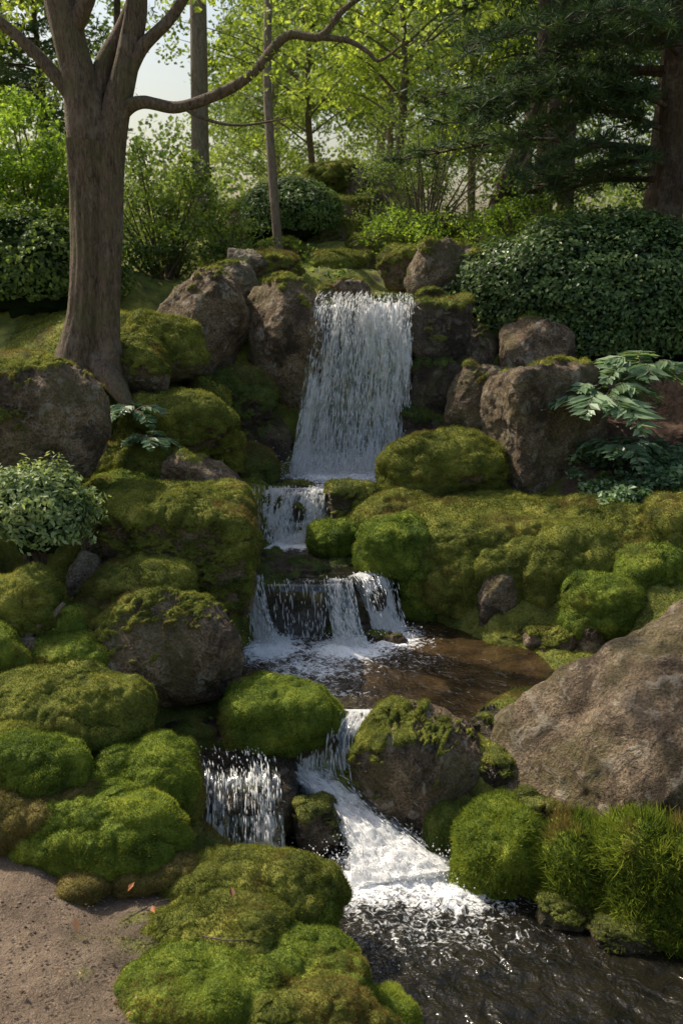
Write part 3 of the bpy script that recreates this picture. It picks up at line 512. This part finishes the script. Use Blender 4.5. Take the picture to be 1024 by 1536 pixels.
for s,(ax,ay) in enumerate([(-2.75,8.6),(-1.75,8.35),(-2.2,9.2)]): tube(g,[(-2.2,8.8,2.15),((ax-2.2)/2,(ay+8.8)/2,1.93),(ax,ay,1.68)],[.13,.10,.03],0,14,6,30+s,.15)
q=np.random.default_rng(77)
cs=np.stack([q.uniform(-4.2,1.,15),q.uniform(8.0,11.5,15),q.uniform(5.4,7.2,15)],1); cloud(g,cs,.34,80,.09,.06,1,301)
cs=np.array([(-.1,8.5,4.9),(.25,8.4,5.0),(.45,8.35,4.75),(-.6,8.6,4.85),(-1.0,8.7,5.1),(-.25,8.6,5.1),(.6,8.4,4.95),(-1.5,8.8,5.15),(-.5,8.5,4.4),(.9,8.5,5.0),(-2.9,8.6,5.0)]); cloud(g,cs,.28,70,.05,.035,1,302)
g.build('broadleaf_tree',[BARK,LM['maple']])
# background trees -------------------------------------------------
def tree_mesh(name,h,cr,cb,ncl,per,L,W,clr,mat,bark,seed,tr=.14,conifer=False,lean=.3):
    q=np.random.default_rng(seed); g=Geo(); lx,ly=q.normal(0,lean,2)
    tp=lambda f: np.array([lx*f*f+.12*math.sin(f*7+seed),ly*f*f,h*f])
    tube(g,[tp(f)-(np.array([0,0,.3]) if f==0 else 0) for f in np.linspace(0,1,9)],list(tr*(1-np.linspace(0,1,9)**1.2*.88)),0,12,5,seed)
    cs=[]
    nl=int(ncl/4)
    for j in range(nl):
        f=q.uniform(cb,1.); a=q.uniform(0,6.283); b=tp(f)
        reach=cr*(1-((f-cb)/(1-cb)))**.6+.25 if conifer else cr*(.55+.6*math.sin(math.pi*min(1,(f-cb)/(1-cb)+.2)))*q.uniform(.6,1.1)
        e=b+np.array([math.cos(a)*reach,math.sin(a)*reach,(-.12 if conifer else .45)*reach]); mid=(b+e)/2+np.array([0,0,.08*reach])
        tube(g,[b,mid,e],[tr*.28,tr*.16,tr*.05],0,6,4)
        for t in ((.35,.6,.8,1.) if conifer else (.45,.7,.9,1.05)):
            cs.append(b*(1-t)+e*t+q.normal(0,.14 if conifer else .3,3)*np.array([1,1,.5 if conifer else 1]))
    cloud(g,cs,clr,per,L,W,1,seed+3,.35 if conifer else .7,.5)
    return g.mesh(name,[bark,LM[mat]])
TM={'maple':tree_mesh('maple',7.5,2.3,.20,150,80,.10,.07,.42,'maple',BARK,401,.08),
    'maple2':tree_mesh('maple2',9,2.6,.2,150,75,.13,.09,.45,'haze',BARKP,402,.10),
    'broad':tree_mesh('broad',12,3,.2,200,75,.17,.11,.6,'green',BARKP,403,.16),
    'con':tree_mesh('con',12,2.4,.2,220,75,.22,.035,.5,'pine',BARKD,404,.15,True),
    'slim':tree_mesh('slim',9,1.2,.5,50,40,.10,.07,.35,'maple',BARKP,405,.062,lean=.15)}
def tree(kind,name,x,y,rz=0,s=1.):
    return place(TM[kind],name,(x,y,float(H(x,y)[0])-.1),rz,s)
tree('slim','slender_tree',-.78,13,0,1.)
for i,(x_,y_,s_) in enumerate([(1.0,18.5,1.),(2.6,21,1.1),(-.6,21.5,1.0),(-6.4,17,1.)]): tree('maple','maple_tree',x_,y_,i*1.7,s_)
for i,(x_,y_,s_) in enumerate([(1.2,28,1.1),(4.8,25,1.),(-8,23,1.2),(-2.0,30,.8)]): tree('maple2','maple_tree',x_,y_,i*2.1+1,s_)
for i,(x_,y_,s_) in enumerate([(-12,26,1.),(6,34,1.1),(1.5,38,1.1),(12,32,1.1),(-2.2,36,.7)]): tree('broad','broadleaf_tree',x_,y_,i*1.3,s_)
for i,(x_,y_,s_) in enumerate([(5.9,16,.85),(4.2,19.5,.85),(8.6,22,1.),(9.5,18,1.),(-9.5,17,.8),(-5.6,20,.6)]): tree('con','pine_tree',x_,y_,i*.9,s_)
g=Geo(); tube(g,[(-2.42,18,3.2),(-2.4,18,5),(-2.36,18,7),(-2.34,18,9),(-2.3,18,13)],[.17,.15,.14,.13,.09],0,16,8,60,.04)
cs=np.stack([q.normal(-2.3,1.0,14),q.normal(18,1,14),q.uniform(9.5,13,14)],1); cloud(g,cs,.6,50,.2,.04,1,61); g.build('tall_tree',[BARKP,LM['pine']])
g=Geo(); tube(g,[(1.95,14,2.9),(2.02,14,3.3),(2.15,14,3.8),(2.5,14.2,4.6),(2.7,14.4,5.6),(2.6,14.6,7.5)],[.17,.12,.11,.10,.09,.05],0,14,8,62,.06)
cs=np.stack([q.normal(2.6,.9,30),q.normal(14.4,.7,30),q.uniform(4.9,8,30)],1); cloud(g,cs,.4,90,.14,.018,1,63,.35); g.build('leaning_tree',[BARKD,LM['pine']])
for i,(tx,ty,rr,ln_) in enumerate([(3.1,16,.10,.2),(3.75,17.5,.07,-.4),(4.6,15.5,.11,.15),(-4.4,20,.08,.3)]):
    g=Geo(); tube(g,[(tx,ty,3),(tx+ln_*.4,ty,5),(tx+ln_,ty,7.5),(tx+ln_*1.3,ty,11)],[rr*1.2,rr,rr*.8,rr*.5],0,10,6,64+i,.08)
    cs=np.stack([q.normal(tx,.8,18),q.normal(ty,.8,18),q.uniform(5.2,10,18)],1); cloud(g,cs,.5,80,.16,.025,1,80+i,.4); g.build('pine_tree',[BARKD,LM['pine']])
# the big pine on the right ---------------------------------------
g=Geo(); px_,py_=3.85,12.3
tube(g,[(px_,py_,2.6),(px_,py_,4),(px_-.03,py_,5.5),(px_,py_,7.5),(px_,py_,10)],[.2,.15,.14,.12,.07],0,24,8,90,.08,3.,.5)
cs=[]
for j in range(36):
    z0=3.75+j*.115+q.uniform(-.1,.1); a=math.pi+q.uniform(-1.0,1.15) if j%6 else q.uniform(-1,1); ln_=q.uniform(2.0,3.4)*(1 if z0<6.5 else .75)
    b=np.array([px_,py_,z0]); e=b+np.array([math.cos(a)*ln_,math.sin(a)*ln_,q.uniform(-.6,.1)]); mid=(b+e)/2+np.array([0,q.normal(0,.1),q.uniform(.1,.3)])
    C=tube(g,[b,mid,e],[.040,.024,.007],0,8,8,100+j,.1)
    for t in np.linspace(.22,1,13):
        c0=C[int(t*(len(C)-1))]; 
        for s in (-1,1):
            l2=q.uniform(.2,.7)*(1.15-t*.6); d=np.array([math.cos(a+s*.9),math.sin(a+s*.9),q.uniform(-.35,.2)]); e2=c0+d*l2
            tube(g,[c0,(c0+e2)/2+np.array([0,0,.02]),e2],[.012,.008,.003],0,5,2)
            for tt in (.3,.55,.8,1.): cs.append(c0+d*l2*tt+q.normal(0,.05,3))
cs=np.array(cs); per=18; n=len(cs)*per; c_=np.repeat(cs,per,0); d=nz(q.normal(0,1,(n,3))*np.array([1,1,.6])+np.array([0,0,.35]))
leaves(g,c_+d*.06,nz(np.cross(d,q.normal(0,1,(n,3)))),.15,.015,1,np.repeat(q.normal(0,.25,len(cs)),per)+q.normal(0,.1,n),T=d,seed=5)
g.build('pine_tree',[BARKD,LM['pine']])
# distant tree mass ------------------------------------------------
g=Geo(); q=np.random.default_rng(8); cs=[]
while len(cs)<440:
    az=q.uniform(-.75,.75); yy=q.uniform(42,62); xx=az*yy; top=11+4*math.sin(az*9+1)+3*math.sin(az*23)
    if -.25<az<-.11: top*=.40
    cs.append((xx,yy,4+q.random()**1.3*top))
cloud(g,cs,1.7,120,.28,.2,0,900,.8); g.build('distant_trees',[LM['haze']])
# undergrowth ------------------------------------------------------
g=Geo(); cs=[]
for i in range(360):
    yy=q.uniform(11.6,24); xx=q.uniform(-.42,.42)*yy
    if abs(xx-.4)<.35 and yy<13: continue
    cs.append((xx,yy,float(H(xx,yy)[0])+q.uniform(.02,.28)))
cloud(g,cs,.3,55,.07,.04,0,901,.6); g.build('undergrowth',[LM['green']])
g=Geo(); cs=[]
for i in range(130):
    xx,yy=q.uniform(2.0,3.4),q.uniform(8.0,8.9)
    if xx+ (yy-8)*.2<2.2: continue
    cs.append((xx,yy,float(H(xx,yy)[0])+q.uniform(.08,.2)))
cloud(g,cs,.11,40,.06,.042,0,902,.6,1.2)
g.build('ground_cover_plants',[LM['blue']])
def frond_plant(name,c,n,ln,seed,mat='blue',lw=.09,up=.55):
    q=np.random.default_rng(seed); g=Geo(); P=[];N=[];T=[];LL=[]
    for j in range(n):
        a=j*6.283/n+q.normal(0,.25); e=up+q.uniform(-.45,.3); L=ln*q.uniform(.75,1.15); h=np.array([math.cos(a),math.sin(a),0])
        pts=[np.array(h*L*t*math.cos(e)+np.array([0,0,L*(math.sin(e)*t-.7*t*t)])) for t in np.linspace(0,1,5)]
        C=tube(g,pts,[.008,.007,.006,.004,.002],0,5,6,j)
        sd=np.cross(h,[0,0,1])
        for t in np.linspace(.25,1,14):
            c0=C[int(t*(len(C)-1))]; w=ln*.32*math.sin(math.pi*min(1,(t*.8+.12)))*q.uniform(.8,1.15)
            for s in (-1,1):
                d=nz(sd*s+h*.75+np.array([0,0,-.3])+q.normal(0,.12,3)); P.append(c0+d*w/2); T.append(d); N.append(np.array([0,-.15,1])+h*.3+q.normal(0,.35,3)); LL.append(w)
    P=np.array(P);N=np.array(N);T=np.array(T); N=N-T*(N*T).sum(1,keepdims=True)
    r=q.normal(0,.25,len(P)); leaves(g,P,N,np.array(LL)*1.15,lw,1,r,.15,seed,T)
    return g.build(name,[BARK,LM[mat]],c)
frond_plant('large_leaf_fern',(2.32,8.85,1.70),15,.80,3,'fern',lw=.065,up=.95); frond_plant('large_leaf_fern',(2.75,9.15,1.85),13,.75,4,'fern',lw=.065,up=.95); frond_plant('large_leaf_fern',(2.45,8.6,1.32),11,.5,14,'fern',lw=.055,up=.8)
frond_plant('small_fern',(-1.72,8.2,1.72),10,.36,5,'fern',lw=.045); frond_plant('small_fern',(-1.55,8.0,1.52),9,.28,6,'fern',lw=.04)
frond_plant('small_fern',(-1.72,6.6,.75),7,.2,7,'green',.035); frond_plant('small_fern',(-.78,5.75,.0),7,.12,8,'green',.03)
frond_plant('small_fern',(-2.30,6.75,1.5),8,.26,9,'pale',.04); frond_plant('small_fern',(2.4,8.6,1.1),7,.2,10,'green',.03)
# ------------------------------------------------------------------ small things
m,nt,out=newmat('dead_leaf'); p=nd(nt,'ShaderNodeBsdfPrincipled',Base_Color=ramp(nt,attr(nt,'tint'),[(0,(.12,.06,.025)),(.6,(.42,.15,.05)),(1,(.42,.33,.16))]),Roughness=.6); nt.links.new(p.outputs[0],out.inputs[0]); DL=m
g=Geo(); P=[(-1.02,4.22,.02),(-1.45,4.62,.32),(-.52,4.12,.06),(-.88,4.05,.02),(-1.2,3.9,.05),(-1.6,4.0,.07),(-1.85,6.0,.66),(-1.9,5.95,.66)]
q=np.random.default_rng(6)
for i in range(60):
    xx,yy=q.uniform(-2.2,-.6),q.uniform(3.2,6.5); P.append((xx,yy,float(H(xx,yy)[0])+.05))
for i in range(160):
    xx,yy=q.uniform(2.1,3.4),q.uniform(8.8,10.5); P.append((xx,yy,float(H(xx,yy)[0])+.03))
P=np.array(P); sz=np.where(np.arange(len(P))<5,.06,.022); leaves(g,P,np.array([0,-.2,1])+q.normal(0,.35,P.shape),sz,sz*.5,0,q.random(len(P)),.3); g.build('fallen_leaves',[DL])
g=Geo(); P=np.stack([q.uniform(-2.4,-.5,1500),q.uniform(3.1,4.7,1500)],1); zz=H(P[:,0],P[:,1])
s=q.uniform(.002,.008,1500); Vd=(np.c_[P,zz+.008][:,None]+OV[None]*s[:,None,None]*np.array([1.3,1,.7])).reshape(-1,3); g.add(Vd,(OF[None]+np.arange(1500)[:,None,None]*6).reshape(-1,3),0); g.build('gravel',[rockm('brown','olive')])
g=Geo(); tube(g,[(-2.05,6.02,.55),(-1.98,6.0,.66),(-1.88,6.02,.72),(-1.78,6.05,.82)],[.035,.03,.025,.012],0,10,6,5,.15,8.); g.build('driftwood_branch',[BARKP])
g=Geo(); tube(g,[(-.62,3.82,.05),(-.5,3.78,.06),(-.38,3.8,.05)],[.004,.004,.002],0,6,4); tube(g,[(-1.0,3.95,.03),(-.88,4.05,.05),(-.8,4.1,.04)],[.003,.003,.001],0,6,4); g.build('twig',[BARK])
# ------------------------------------------------------------------ light, sky, camera
el,az=math.radians(48),math.radians(-54)
w=bpy.data.worlds.new('World'); bpy.context.scene.world=w; w.use_nodes=True; nt=w.node_tree
sky=nt.nodes.new('ShaderNodeTexSky'); sky.sky_type='NISHITA'; sky.sun_disc=False; sky.sun_elevation=el; sky.sun_rotation=az; sky.dust_density=4.; sky.air_density=1.3; sky.ozone_density=.3
bg=nt.nodes['Background']; nt.links.new(sky.outputs[0],bg.inputs[0]); bg.inputs[1].default_value=.15
S=Vector((math.sin(az)*math.cos(el),math.cos(az)*math.cos(el),math.sin(el)))
l=bpy.data.lights.new('sun','SUN'); l.energy=5; l.angle=math.radians(.6); l.color=(1,.90,.73)
o=bpy.data.objects.new('sun',l); bpy.context.scene.collection.objects.link(o); o.rotation_euler=S.to_track_quat('Z','Y').to_euler(); o.location=S*50
cam=bpy.data.cameras.new('camera'); co=bpy.data.objects.new('camera',cam); bpy.context.scene.collection.objects.link(co)
co.location=(0,0,3); co.rotation_euler=(math.radians(90-14.6),0,0); cam.sensor_fit='VERTICAL'; cam.sensor_height=36; cam.lens=35; cam.clip_end=1000; cam.clip_start=.05
cam.dof.use_dof=True; cam.dof.focus_distance=6.8; cam.dof.aperture_fstop=3.2
sc=bpy.context.scene; sc.camera=co; sc.view_settings.view_transform='Standard'; sc.view_settings.look='None'; sc.view_settings.exposure=0
